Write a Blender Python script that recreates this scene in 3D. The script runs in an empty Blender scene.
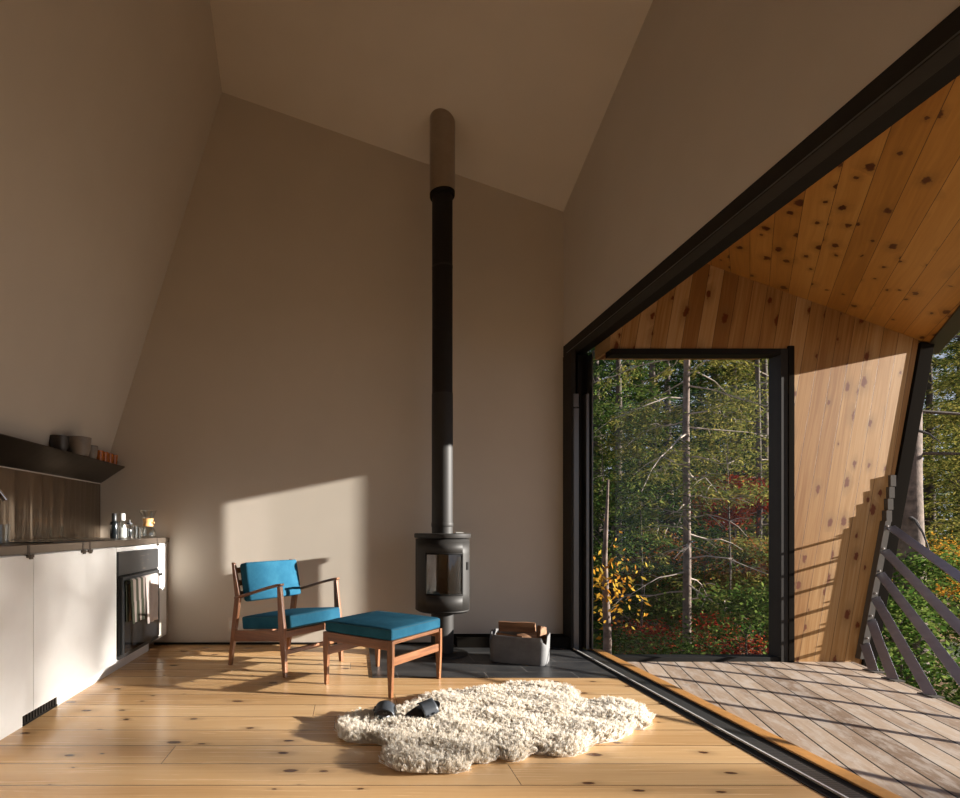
import bpy, math, random
import numpy as np
from mathutils import Vector, Matrix
random.seed(7); rng = np.random.default_rng(7)
SC = bpy.context.scene; C = SC.collection
R = math.radians
F = 567.0
def fl(px, py, z=0.0):            # a measured photo point lying on the level z, in metres
    Y = F*(1-z)/(py-527.5); return ((px-353)*Y/F, Y)

# ---------------------------------------------------------------- materials
class N:
    def __init__(s, name):
        s.m = bpy.data.materials.new(name); s.m.use_nodes = True
        s.t = s.m.node_tree; s.n = s.t.nodes; s.l = s.t.links
        s.b = s.n['Principled BSDF']; s.o = s.n['Material Output']
    def node(s, kind, **k):
        x = s.n.new(kind)
        for a, v in k.items(): setattr(x, a, v)
        return x
    def put(s, sock, v):
        if hasattr(v, 'is_output') or isinstance(v, bpy.types.NodeSocket): s.l.new(v, sock)
        elif isinstance(v, (tuple, list)) and len(v) == 3 and sock.type == 'RGBA': sock.default_value = (*v, 1)
        else: sock.default_value = v
    def math(s, op, a, b=0.0, c=0.0, clamp=False):
        x = s.node('ShaderNodeMath', operation=op); x.use_clamp = clamp
        s.put(x.inputs[0], a); s.put(x.inputs[1], b); s.put(x.inputs[2], c); return x.outputs[0]
    def dot(s, v, d):
        x = s.node('ShaderNodeVectorMath', operation='DOT_PRODUCT'); s.put(x.inputs[0], v); x.inputs[1].default_value = d
        return x.outputs['Value']
    def xyz(s, a, b, c=0.0):
        x = s.node('ShaderNodeCombineXYZ'); s.put(x.inputs[0], a); s.put(x.inputs[1], b); s.put(x.inputs[2], c); return x.outputs[0]
    def noise(s, v, scale=1, detail=3, rough=.5):
        x = s.node('ShaderNodeTexNoise'); s.put(x.inputs['Vector'], v); x.inputs['Scale'].default_value = scale
        x.inputs['Detail'].default_value = detail; x.inputs['Roughness'].default_value = rough; return x.outputs['Fac']
    def mix(s, f, a, b, mode='MIX'):
        x = s.node('ShaderNodeMix', data_type='RGBA', blend_type=mode)
        s.put(x.inputs[0], f); s.put(x.inputs[6], a); s.put(x.inputs[7], b); return x.outputs[2]
    def ramp(s, f, stops):
        x = s.node('ShaderNodeValToRGB'); e = x.color_ramp.elements
        while len(e) < len(stops): e.new(.5)
        for k, (p, c) in enumerate(stops): e[k].position = p; e[k].color = (*c, 1) if len(c) == 3 else c
        s.put(x.inputs[0], f); return x.outputs[0]
    def maprange(s, v, a, b, c=0.0, d=1.0):
        x = s.node('ShaderNodeMapRange', interpolation_type='SMOOTHSTEP')
        s.put(x.inputs[0], v); x.inputs[1].default_value = a; x.inputs[2].default_value = b
        x.inputs[3].default_value = c; x.inputs[4].default_value = d; return x.outputs[0]
    def bump(s, h, strength=.3, dist=.01):
        x = s.node('ShaderNodeBump'); x.inputs['Strength'].default_value = strength; x.inputs['Distance'].default_value = dist
        s.put(x.inputs['Height'], h); s.l.new(x.outputs[0], s.b.inputs['Normal'])
    def coords(s, which='Object'):
        return s.node('ShaderNodeTexCoord').outputs[which]

def plain(name, col, rough=.5, metal=0, spec=.5, var=0, scale=20, bump=0, bscale=60):
    m = N(name); m.b.inputs['Roughness'].default_value = rough; m.b.inputs['Metallic'].default_value = metal
    m.b.inputs['Specular IOR Level'].default_value = spec
    c = m.coords()
    f = m.noise(c, scale, 4)
    lo = tuple(x*(1-var) for x in col); hi = tuple(min(1, x*(1+var)) for x in col)
    m.l.new(m.ramp(f, [(.3, lo), (.7, hi)]), m.b.inputs['Base Color'])
    if bump: m.bump(m.noise(c, bscale, 3), bump, .004)
    return m.m

def planks(name, across, along, width, tones, gap=(.06,.03,.015), knot=(.10,.035,.012), knot_scale=(2.6, 1.5), knot_keep=.5,
           rough=.4, length=0, gapw=.0025, weather=0, bumpk=.25, knot_r=.14, tonevar=1.0, spec=.5, grainy=.38, rag=.03):
    """boards laid side by side: 'across' and 'along' are the directions in metres"""
    m = N(name); P = m.coords()
    a = m.dot(P, across); l = m.dot(P, along)
    q = m.math('DIVIDE', a, width); idx = m.math('FLOOR', q); fr = m.math('FRACT', q)
    wn = m.node('ShaderNodeTexWhiteNoise', noise_dimensions='1D'); m.put(wn.inputs['W'], idx)
    rnd = wn.outputs['Value']
    lsh = m.math('MULTIPLY_ADD', rnd, 7.3, l)
    if length:
        q2 = m.math('DIVIDE', lsh, length); i2 = m.math('FLOOR', q2)
        wn2 = m.node('ShaderNodeTexWhiteNoise', noise_dimensions='2D'); m.put(wn2.inputs['Vector'], m.xyz(idx, i2)); rnd = wn2.outputs['Value']
    warp = m.noise(m.xyz(m.math('MULTIPLY', a, 6), m.math('MULTIPLY', lsh, 1.2)), 1, 2)
    aw = m.math('MULTIPLY_ADD', warp, .06, a)
    g1 = m.noise(m.xyz(m.math('MULTIPLY', aw, 70), m.math('MULTIPLY', lsh, 1.6), m.math('MULTIPLY', rnd, 31)), 1, 4, .6)
    g2 = m.noise(m.xyz(m.math('MULTIPLY', aw, 9), m.math('MULTIPLY', lsh, .7), m.math('MULTIPLY', rnd, 17)), 1, 3, .55)
    f = m.math('ADD', m.math('MULTIPLY', g1, grainy), m.math('MULTIPLY', g2, .80-grainy))
    f = m.math('ADD', f, m.math('MULTIPLY', m.math('SUBTRACT', rnd, .5), .42*tonevar))
    col = m.ramp(f, [(.22, tones[0]), (.42, tones[1]), (.62, tones[2])])
    # knots: dark elongated ovals with a reddish halo
    v = m.node('ShaderNodeTexVoronoi', voronoi_dimensions='2D')
    kn = m.noise(m.xyz(m.math('MULTIPLY', a, 55), m.math('MULTIPLY', lsh, 38)), 1, 3)
    m.put(v.inputs['Vector'], m.xyz(m.math('MULTIPLY', aw, knot_scale[0]*1.6), m.math('MULTIPLY', lsh, knot_scale[1])))
    v.inputs['Scale'].default_value = 1.6
    sep = m.node('ShaderNodeSeparateColor'); m.l.new(v.outputs['Color'], sep.inputs[0])
    keep = m.math('GREATER_THAN', sep.outputs[0], 1-knot_keep)
    size = m.math('MULTIPLY_ADD', sep.outputs[1], knot_r*.9, knot_r*.25)
    dd = m.math('DIVIDE', m.math('MULTIPLY_ADD', m.math('SUBTRACT', kn, .5), rag, v.outputs['Distance']), size)
    core = m.math('MULTIPLY', m.maprange(dd, .35, .62, 1, 0), keep)
    halo = m.math('MULTIPLY', m.maprange(dd, .4, 1.9, .5, 0), keep)
    col = m.mix(halo, col, tuple(x*.55 for x in tones[1]))
    col = m.mix(core, col, knot)
    if weather:
        w = m.noise(m.xyz(m.math('MULTIPLY', a, 14), m.math('MULTIPLY', l, 4)), 1, 5, .7)
        col = m.mix(m.maprange(w, .45, .62, 0, weather), col, (.50,.44,.38))
        w2 = m.noise(m.xyz(m.math('MULTIPLY', a, 40), m.math('MULTIPLY', l, 30)), 1, 3, .7)
        col = m.mix(m.maprange(w2, .62, .7, 0, .45), col, (.62,.57,.50))
    e = m.math('MINIMUM', fr, m.math('SUBTRACT', 1, fr))
    gp = m.math('LESS_THAN', e, gapw/width)
    if length:
        f2 = m.math('FRACT', q2); e2 = m.math('MINIMUM', f2, m.math('SUBTRACT', 1, f2))
        gp = m.math('MAXIMUM', gp, m.math('LESS_THAN', e2, gapw*.6/length))
    col = m.mix(gp, col, gap)
    m.l.new(col, m.b.inputs['Base Color'])
    m.b.inputs['Specular IOR Level'].default_value = spec
    m.l.new(m.math('MULTIPLY_ADD', g1, .15, rough-.07), m.b.inputs['Roughness'])
    h = m.math('SUBTRACT', m.math('MULTIPLY', g1, .25), gp)
    m.bump(h, bumpk, .003)
    return m.m

def grain(name, dark, mid, light, along=(0,0,1), rough=.4):
    m = N(name); P = m.coords('Object')
    mp = m.node('ShaderNodeMapping'); m.l.new(P, mp.inputs[0])
    mp.inputs['Scale'].default_value = tuple(3 if abs(x) > .5 else 45 for x in along)
    g = m.noise(mp.outputs[0], 1, 4, .6)
    m.l.new(m.ramp(g, [(.3, dark), (.5, mid), (.72, light)]), m.b.inputs['Base Color'])
    m.b.inputs['Roughness'].default_value = rough; m.bump(g, .15, .002)
    return m.m

def fabric(name, a, b):
    m = N(name); P = m.coords('Object')
    n1 = m.noise(P, 9, 4, .6); n2 = m.noise(P, 420, 2)
    f = m.math('ADD', m.math('MULTIPLY', n1, .7), m.math('MULTIPLY', n2, .3))
    m.l.new(m.ramp(f, [(.35, a), (.65, b)]), m.b.inputs['Base Color'])
    m.b.inputs['Roughness'].default_value = .9; m.b.inputs['Specular IOR Level'].default_value = .06
    m.b.inputs['Sheen Weight'].default_value = .0; m.bump(n2, .35, .002)
    return m.m

def leafmat(name, stops, trans=.35):
    m = N(name); g = m.node('ShaderNodeNewGeometry')
    n = m.noise(m.coords('Object'), 1.3, 3)
    f = m.math('ADD', m.math('MULTIPLY', g.outputs['Random Per Island'], .6), m.math('MULTIPLY', n, .5))
    col = m.ramp(f, stops)
    d = m.node('ShaderNodeBsdfDiffuse'); t = m.node('ShaderNodeBsdfTranslucent'); x = m.node('ShaderNodeMixShader')
    gl = m.node('ShaderNodeBsdfGlossy'); gl.inputs['Roughness'].default_value = .45; x2 = m.node('ShaderNodeMixShader')
    m.l.new(col, d.inputs[0]); m.l.new(col, t.inputs[0]); x.inputs[0].default_value = trans
    m.l.new(d.outputs[0], x.inputs[1]); m.l.new(t.outputs[0], x.inputs[2])
    x2.inputs[0].default_value = .0; m.l.new(x.outputs[0], x2.inputs[1]); m.l.new(gl.outputs[0], x2.inputs[2])
    m.l.new(x2.outputs[0], m.o.inputs['Surface']); m.n.remove(m.b)
    return m.m

def glassmat(name, tint=(.96,.98,.97), refl=.06, graze=.6):
    m = N(name); t = m.node('ShaderNodeBsdfTransparent'); g = m.node('ShaderNodeBsdfGlossy'); x = m.node('ShaderNodeMixShader')
    fr = m.node('ShaderNodeLayerWeight'); fr.inputs[0].default_value = .5
    t.inputs[0].default_value = (*tint, 1); g.inputs['Roughness'].default_value = .02
    m.l.new(m.math('MULTIPLY_ADD', m.math('POWER', fr.outputs['Facing'], 4.0), graze, refl), x.inputs[0])
    m.l.new(t.outputs[0], x.inputs[1]); m.l.new(g.outputs[0], x.inputs[2]); m.l.new(x.outputs[0], m.o.inputs['Surface']); m.n.remove(m.b)
    return m.m

def steel(name, col, rough, streak):
    m = N(name); P = m.coords('Object')
    mp = m.node('ShaderNodeMapping'); m.l.new(P, mp.inputs[0]); mp.inputs['Scale'].default_value = (1, 9, .9)
    wob = m.noise(mp.outputs[0], 1.0, 2)
    mp2 = m.node('ShaderNodeMapping'); m.l.new(P, mp2.inputs[0]); mp2.inputs['Scale'].default_value = (300, 300, 3)
    br = m.noise(mp2.outputs[0], 1, 2)
    m.b.inputs['Metallic'].default_value = 1
    m.l.new(m.ramp(br, [(.3, tuple(x*.85 for x in col)), (.7, col)]), m.b.inputs['Base Color'])
    m.b.inputs['Roughness'].default_value = rough
    m.b.inputs['Anisotropic'].default_value = .5
    m.bump(m.math('MULTIPLY_ADD', br, .02, wob), streak, .05)
    return m.m

M = {}
WT = ((.30,.17,.07), (.47,.29,.135), (.60,.40,.21))
M['floor'] = planks('pine floor', (0,1,0), (1,0,0), .2, ((.50,.285,.12), (.63,.395,.19), (.71,.48,.26)), knot=(.09,.03,.012),
                    knot_scale=(2.6,2.0), knot_keep=.5, rough=.25, length=3.4, gapw=.0024, bumpk=.07, knot_r=.19, tonevar=.6, grainy=.28, rag=.06)
sx, cx_ = .17, 1.0
M['cladding'] = planks('pine cladding', (1,0,-.165), (.165,0,1), .118, ((.24,.11,.032), (.36,.195,.070), (.47,.295,.14)), knot=(.13,.035,.01),
                       knot_scale=(3.0,2.4), knot_keep=.6, rough=.5, gapw=.0015, knot_r=.30, tonevar=.9, spec=.15, grainy=.5, rag=.22)
_n = math.hypot(1, .7)
M['soffit'] = planks('pine soffit boards', (1/_n,-.7/_n,0), (.7/_n,1/_n,0), .12, ((.34,.15,.03), (.46,.22,.05), (.56,.30,.085)), knot=(.09,.022,.008),
                     knot_scale=(3.0,2.6), knot_keep=.7, rough=.38, gapw=.0012, knot_r=.30, tonevar=.5, spec=.3, grainy=.45, rag=.22)
_n = math.hypot(1, .32)
M['deck'] = planks('weathered deck boards', (1/_n,-.32/_n,0), (.32/_n,1/_n,0), .128, ((.20,.135,.09), (.33,.24,.17), (.44,.34,.25)),
                   gap=(.02,.015,.01), knot=(.11,.07,.05), knot_scale=(2,1.6), knot_keep=.35, rough=.65, gapw=.0045, weather=.5, bumpk=.5, knot_r=.1, spec=.12)
M['wall'] = plain('painted plaster', (.60,.54,.465), .75, spec=.25, var=.02, scale=3, bump=.05, bscale=90)
M['ceil'] = plain('painted ceiling', (.70,.635,.55), .75, spec=.25, var=.02, scale=3)
M['cab'] = plain('white laminate', (.80,.79,.77), .42, spec=.4, var=.01)
M['cabside'] = plain('beige cabinet edge', (.42,.36,.30), .5)
M['black'] = plain('black powder coat', (.011,.010,.009), .6, spec=.1, var=.1)
M['colblack'] = plain('matt black steel', (.014,.012,.010), .8, spec=0)
M['frame'] = plain('dark bronze aluminium', (.026,.023,.020), .6, spec=.12, var=.08)
M['framegrey'] = plain('grey aluminium', (.13,.125,.12), .35, metal=.6)
M['alu'] = plain('bright aluminium edge', (.60,.58,.55), .4)
M['stove'] = plain('stove black steel', (.025,.023,.021), .55, var=.06, spec=.28)
M['pipe'] = plain('stove pipe black', (.016,.014,.013), .6, var=.05, spec=.2)
M['sleeve'] = plain('brushed steel sleeve', (.36,.31,.26), .34, metal=.85, var=.05)
M['firebrick'] = plain('fire lining', (.46,.37,.28), .8, var=.15, scale=6)
M['stoveglass'] = glassmat('stove glass', (.78,.74,.68), .12)
M['glass'] = glassmat('clear glass', (.99,.995,.99), .012, .12)
M['glassware'] = glassmat('glassware', (.93,.95,.95), .16)
M['amber'] = plain('amber glass', (.42,.12,.02), .15, var=.2, scale=60)
M['steel'] = steel('stainless backsplash', (.38,.32,.26), .17, .55)
M['shelf'] = steel('dark steel shelf', (.15,.13,.11), .3, .04)
M['counter'] = plain('brown steel counter', (.22,.18,.145), .3, metal=.7, var=.05, scale=8)
M['tab'] = plain('dark pull tab', (.10,.08,.065), .4, metal=.6)
M['ovenblack'] = plain('oven black glass', (.012,.012,.013), .08, spec=.8)
M['ovengrey'] = plain('oven dark steel', (.05,.052,.055), .3, metal=.4)
M['mark'] = plain('pale printed marks', (.16,.13,.11), .5)
M['chrome'] = plain('chrome', (.8,.8,.8), .08, metal=1)
M['walnut'] = grain('walnut', (.125,.045,.014), (.205,.080,.028), (.30,.128,.048))
M['walnutx'] = grain('walnut rails', (.125,.045,.014), (.205,.080,.028), (.30,.128,.048), (1,0,0))
M['walnuty'] = grain('walnut cross rails', (.125,.045,.014), (.205,.080,.028), (.30,.128,.048), (0,1,0))
M['blue'] = fabric('teal blue wool', (.014,.080,.140), (.027,.120,.190))
M['piping'] = plain('dark piping', (.012,.07,.11), .8)
M['felt'] = fabric('grey felt', (.13,.13,.13), (.20,.20,.20))
M['log'] = grain('split wood', (.12,.055,.025), (.24,.12,.055), (.38,.21,.105), (1,0,0), .8)
M['bark'] = plain('bark', (.09,.055,.035), .95, var=.4, scale=30, bump=.6)
M['wool'] = None
M['rubber'] = plain('black rubber', (.012,.012,.014), .35, var=.05)
M['leatherg'] = plain('dark slate leather', (.045,.052,.062), .4, var=.15)
M['stone'] = None
M['dsteel'] = plain('brown black steel beam', (.030,.020,.016), .45, metal=.3, var=.15, scale=6)
M['rail'] = plain('galvanised rail bar', (.30,.295,.33), .45, metal=.75, var=.08)
M['galv'] = plain('galvanised plate', (.11,.10,.09), .7, spec=.0)
M['ceramic'] = plain('taupe stoneware', (.20,.165,.135), .45, var=.15, scale=14)
M['ceramicdark'] = plain('dark stoneware', (.04,.03,.025), .4)
M['white'] = plain('white plastic', (.70,.69,.66), .4)
M['outlet'] = plain('cream outlet plate', (.66,.60,.52), .45)
M['bottle'] = plain('black bottle', (.012,.016,.018), .12, spec=.8)
M['cork'] = plain('pale wood collar', (.62,.34,.13), .5, var=.1)
M['sealip'] = plain('varnished oak lip', (.50,.24,.07), .35, var=.12, scale=30)
M['towelw'] = fabric('pale linen', (.52,.45,.43), (.66,.60,.57))
M['bronze'] = plain('taupe metal', (.12,.10,.08), .4, metal=.5)
def towel2():
    m = N('striped linen'); s = m.dot(m.coords('Object'), (0,1,0))
    f = m.math('FRACT', m.math('MULTIPLY', s, 11))
    c = m.ramp(f, [(0,(.34,.28,.25)), (.25,(.34,.28,.25)), (.3,(.05,.055,.035)), (.72,(.045,.05,.035)), (.76,(.33,.27,.24)), (1,(.36,.31,.28))])
    c.node.color_ramp.interpolation = 'CONSTANT'
    m.l.new(c, m.b.inputs['Base Color']); m.b.inputs['Roughness'].default_value = .9; return m.m
M['towels'] = towel2()
def stone():
    m = N('dark slate tiles'); P = m.coords('Object')
    br = m.node('ShaderNodeTexBrick'); m.l.new(P, br.inputs['Vector'])
    br.inputs['Scale'].default_value = 1; br.inputs['Brick Width'].default_value = .6; br.inputs['Row Height'].default_value = .3
    br.inputs['Mortar Size'].default_value = .003
    n = m.noise(P, 5, 5, .6); c = m.ramp(n, [(.3,(.022,.022,.023)), (.7,(.055,.055,.055))])
    sp = m.noise(P, 34, 3, .7); c = m.mix(m.maprange(sp, .68, .74, 0, .25), c, (.2,.19,.18))
    c = m.mix(br.outputs['Fac'], c, (.16,.15,.14))
    m.l.new(c, m.b.inputs['Base Color']); m.b.inputs['Roughness'].default_value = .38; m.bump(n, .1, .004)
    return m.m
M['stone'] = stone()
def grille():
    m = N('ribbed track'); s = m.dot(m.coords('Object'), (0,1,0))
    f = m.math('GREATER_THAN', m.math('FRACT', m.math('MULTIPLY', s, 60)), .5)
    m.l.new(m.mix(f, (.012,.012,.012), (.075,.072,.07)), m.b.inputs['Base Color'])
    m.b.inputs['Roughness'].default_value = .4; m.b.inputs['Metallic'].default_value = .4; m.bump(f, .6, .004); return m.m
M['track'] = grille()
def wool():
    m = N('cream sheepskin wool'); g = m.node('ShaderNodeNewGeometry')
    n = m.noise(m.coords('Object'), 14, 3)
    f = m.math('ADD', m.math('MULTIPLY', g.outputs['Random Per Island'], .5), m.math('MULTIPLY', n, .5))
    c = m.ramp(f, [(.25,(.72,.64,.52)), (.5,(.87,.82,.74)), (.8,(.93,.91,.86))])
    d = m.node('ShaderNodeBsdfDiffuse'); t = m.node('ShaderNodeBsdfTranslucent'); x = m.node('ShaderNodeMixShader')
    m.l.new(c, d.inputs[0]); m.l.new(c, t.inputs[0]); x.inputs[0].default_value = .5
    m.l.new(d.outputs[0], x.inputs[1]); m.l.new(t.outputs[0], x.inputs[2]); m.l.new(x.outputs[0], m.o.inputs['Surface']); m.n.remove(m.b)
    return m.m
M['wool'] = wool()
def groundm():
    m = N('leaf litter'); P = m.coords('Object'); n = m.noise(P, 9, 6, .7); n2 = m.noise(P, .6, 2)
    c = m.ramp(n, [(.3,(.03,.02,.01)), (.45,(.12,.055,.02)), (.58,(.26,.12,.03)), (.7,(.08,.09,.025))])
    c = m.mix(m.maprange(n2, .45, .6), c, (.035,.05,.015))
    m.l.new(c, m.b.inputs['Base Color']); m.b.inputs['Roughness'].default_value = .95; m.bump(n, .8, .05); return m.m
M['ground'] = groundm()
M['trunk'] = plain('grey brown bark', (.14,.10,.078), .95, var=.45, scale=14, bump=.8, bscale=40)
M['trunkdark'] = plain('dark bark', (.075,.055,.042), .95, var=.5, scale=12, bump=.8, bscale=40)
M['twig'] = plain('pale bare twig', (.34,.27,.22), .9, var=.2)
L = {}
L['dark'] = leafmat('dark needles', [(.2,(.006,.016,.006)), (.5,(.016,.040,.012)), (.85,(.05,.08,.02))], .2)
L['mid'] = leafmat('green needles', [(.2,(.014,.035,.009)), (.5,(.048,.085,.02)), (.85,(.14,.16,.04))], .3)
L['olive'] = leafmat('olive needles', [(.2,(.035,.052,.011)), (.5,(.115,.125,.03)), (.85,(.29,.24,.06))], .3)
L['red'] = leafmat('red leaves', [(.2,(.10,.012,.01)), (.5,(.26,.03,.018)), (.85,(.42,.10,.03))], .3)
L['rust'] = leafmat('rust leaves', [(.2,(.13,.035,.012)), (.5,(.30,.09,.025)), (.85,(.42,.19,.05))], .3)
L['gold'] = leafmat('golden leaves', [(.2,(.32,.10,.02)), (.5,(.55,.27,.03)), (.85,(.62,.44,.07))], .35)
L['green'] = leafmat('fresh green leaves', [(.2,(.02,.05,.01)), (.5,(.06,.11,.02)), (.85,(.17,.21,.05))], .35)

# ---------------------------------------------------------------- mesh helpers
class MB:
    def __init__(s): s.v = []; s.f = []
    def add(s, vs, fs):
        k = len(s.v); s.v += [tuple(v) for v in vs]; s.f += [tuple(i+k for i in f) for f in fs]; return s
    def box(s, x0, x1, y0, y1, z0, z1, mat=None):
        vs = [Vector(p) for p in ((x0,y0,z0),(x1,y0,z0),(x1,y1,z0),(x0,y1,z0),(x0,y0,z1),(x1,y0,z1),(x1,y1,z1),(x0,y1,z1))]
        if mat is not None: vs = [mat @ v for v in vs]
        return s.add(vs, [(0,3,2,1),(4,5,6,7),(0,1,5,4),(1,2,6,5),(2,3,7,6),(3,0,4,7)])
    def prism(s, poly, ext):
        n = len(poly); e = Vector(ext); P = [Vector(p) for p in poly]
        nrm = Vector((0,0,0))
        for i in range(n): nrm += P[i].cross(P[(i+1) % n])
        if nrm.dot(e) > 0: P.reverse()
        Q = [p+e for p in P]
        return s.add(P+Q, [tuple(range(n)), tuple(range(2*n-1, n-1, -1))] + [(i, i+n, (i+1) % n + n, (i+1) % n) for i in range(n)])
    def loft(s, secs, cap=True):
        n = len(secs[0]); vs = [p for q in secs for p in q]; fs = []
        for j in range(len(secs)-1):
            for i in range(n): fs.append((j*n+i, j*n+(i+1) % n, (j+1)*n+(i+1) % n, (j+1)*n+i))
        if cap: fs += [tuple(range(n-1, -1, -1)), tuple(range((len(secs)-1)*n, len(secs)*n))]
        return s.add(vs, fs)
    def tube(s, pts, rad, n=8, closed=False):
        P = [Vector(p) for p in pts]; secs = []; r = rad if isinstance(rad, (list, tuple)) else [rad]*len(P)
        for i, p in enumerate(P):
            a = P[i-1] if (i or closed) else p; b = P[(i+1) % len(P)] if (i < len(P)-1 or closed) else p
            d = (b-a).normalized() if (b-a).length > 1e-9 else Vector((0,0,1))
            u = d.cross(Vector((0,0,1))) if abs(d.z) < .9 else d.cross(Vector((1,0,0)))
            u.normalize(); w = d.cross(u)
            secs.append([p+(u*math.cos(t)+w*math.sin(t))*r[i] for t in [2*math.pi*k/n for k in range(n)]])
        if closed: secs.append(secs[0])
        return s.loft(secs, not closed)
    def lathe(s, prof, c=(0,0,0), n=40):
        secs = [[(c[0]+r*math.cos(2*math.pi*k/n), c[1]+r*math.sin(2*math.pi*k/n), c[2]+z) for k in range(n)] for r, z in prof]
        return s.loft(secs, True)
    def build(s, name, mat, parent=None, bevel=0, smooth=False, seg=2, sub=0):
        me = bpy.data.meshes.new(name); me.from_pydata(s.v, [], s.f); me.update()
        o = bpy.data.objects.new(name, me); C.objects.link(o); me.materials.append(M[mat] if isinstance(mat, str) else mat)
        if parent: o.parent = parent
        if smooth:
            me.polygons.foreach_set('use_smooth', [True]*len(me.polygons))
            try: me.set_sharp_from_angle(angle=R(42))
            except Exception: pass
        if bevel:
            b = o.modifiers.new('bevel', 'BEVEL'); b.width = bevel; b.segments = seg; b.limit_method = 'ANGLE'; b.angle_limit = R(35)
            me.polygons.foreach_set('use_smooth', [True]*len(me.polygons))
            w = o.modifiers.new('wn', 'WEIGHTED_NORMAL')
        if sub:
            q = o.modifiers.new('sub', 'SUBSURF'); q.levels = sub; q.render_levels = sub
        return o

def npmesh(name, verts, faces_n, k, mat, parent=None):
    """quick mesh from numpy: verts (N,3), faces of k corners each in order"""
    me = bpy.data.meshes.new(name); nv = len(verts); nf = len(faces_n)
    me.vertices.add(nv); me.vertices.foreach_set('co', verts.astype(np.float32).ravel())
    me.loops.add(nf*k); me.loops.foreach_set('vertex_index', faces_n.astype(np.int32).ravel())
    me.polygons.add(nf); me.polygons.foreach_set('loop_start', np.arange(0, nf*k, k, dtype=np.int32))
    me.polygons.foreach_set('loop_total', np.full(nf, k, dtype=np.int32))
    me.update(calc_edges=True); me.validate()
    o = bpy.data.objects.new(name, me); C.objects.link(o)
    if mat: me.materials.append(mat)
    if parent: o.parent = parent
    return o
def tag(o, label=None, cat=None, group=None, kind=None):
    if label: o['label'] = label
    if cat: o['category'] = cat
    if group: o['group'] = group
    if kind: o['kind'] = kind
    return o
def struct(o, label=None): o['kind'] = 'structure'; 
def thing(name, label, cat, loc=(0,0,0), rz=0, group=None):
    o = bpy.data.objects.new(name, None); C.objects.link(o); o.location = loc; o.rotation_euler = (0,0,rz); o.empty_display_size = .1
    return tag(o, label, cat, group)
def S(o, label, cat):
    o['kind'] = 'structure'; o['label'] = label; o['category'] = cat; return o
def children(o): return [c for c in bpy.data.objects if c.parent == o]
def dup(o, parent=None):
    c = o.copy(); C.objects.link(c)
    if parent: c.parent = parent
    for ch in children(o): dup(ch, c)
    return c

# ---------------------------------------------------------------- room shell
YB = 4.85; XR = 1.80; XO = 1.97; YREAR = -2.6; YR = 2.4
def zc(x, y):     # inner ceiling
    yy = y if y > YR else 2*YR-y
    return 4.725-.351*(x+1.12)-.32*(yy-4.85)
def xl(z): return -1.12-.31*(4.725-z)      # leaning left wall
S(MB().box(-2.9, 1.76, YREAR-.2, YB+.2, -.2, 0).build('floor', 'floor'), 'wide pine plank floor with dark knots', 'floor')
S(MB().box(-3.2, XO, YB, YB+.2, -.2, 6).build('wall_back', 'wall'), 'plain beige plaster wall behind the stove', 'wall')
S(MB().box(-3.4, 2.0, YREAR-.2, YREAR, -.2, 6.4).build('wall_rear', 'wall'), 'plain beige wall behind the camera', 'wall')
_zl = 7.0
S(MB().prism([(xl(-.2),YREAR-.1,-.2),(xl(_zl),YREAR-.1,_zl),(xl(_zl)-.25,YREAR-.1,_zl),(xl(-.2)-.25,YREAR-.1,-.2)], (0, YB-YREAR+.2, 0)).build('wall_left', 'wall'),
  'inward leaning plaster wall above the kitchen counter', 'wall')
HZ = 2.54
wr = MB().prism([(XR,YREAR,HZ),(XR,YB+.1,HZ),(XR,YB+.1,zc(XR,YB+.1)+.1),(XR,YR,zc(XR,YR)+.1),(XR,YREAR,zc(XR,YREAR)+.1)], (XO-XR,0,0))
wr.box(XR, XO, YREAR, .4, -.2, HZ)
wr.box(XR, XO, YB, YB+.1, -.2, HZ)
S(wr.build('wall_right', 'wall'), 'plaster wall above the wide sliding opening', 'wall')
cb = MB()
for ya, yb in ((YREAR-.1, YR), (YR, YB+.15)):
    eps = 1e-4
    ca, cbz = (lambda x: zc(x, ya+eps)), (lambda x: zc(x, yb-eps) if yb <= YR else zc(x, yb))
    za = lambda x: zc(x, ya) if ya != YR else zc(x, YR+eps)
    P = [(-2.2,ya,za(-2.2)), (2.0,ya,za(2.0)), (2.0,yb,cbz(2.0)), (-2.2,yb,cbz(-2.2))]
    cb.add(P+[(a,b,c+.22) for a,b,c in P], [(0,1,2,3),(7,6,5,4),(0,4,5,1),(1,5,6,2),(2,6,7,3),(3,7,4,0)])
S(cb.build('ceiling', 'ceil'), 'sloping beige plaster ceiling', 'ceiling')
S(MB().box(-1.7, .85, YB-.012, YB-.001, 0, .018).build('shadow_gap_strip', 'black'), 'thin black strip standing in for the shadow gap at the foot of the back wall', 'baseboard')  # dark line of the shaded gap under the wall, drawn as a black strip
S(MB().box(.86, XR+.06, 4.69, YB-.001, .006, .092).build('trim_1', 'colblack', bevel=.003), 'black plinth along the wall behind the log basket', 'baseboard')
S(MB().box(.13, 1.757, 3.767, YB-.002, .0005, .006).build('hearth', 'stone'), 'dark slate tiled hearth set in the floor under the stove', 'hearth')

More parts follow.
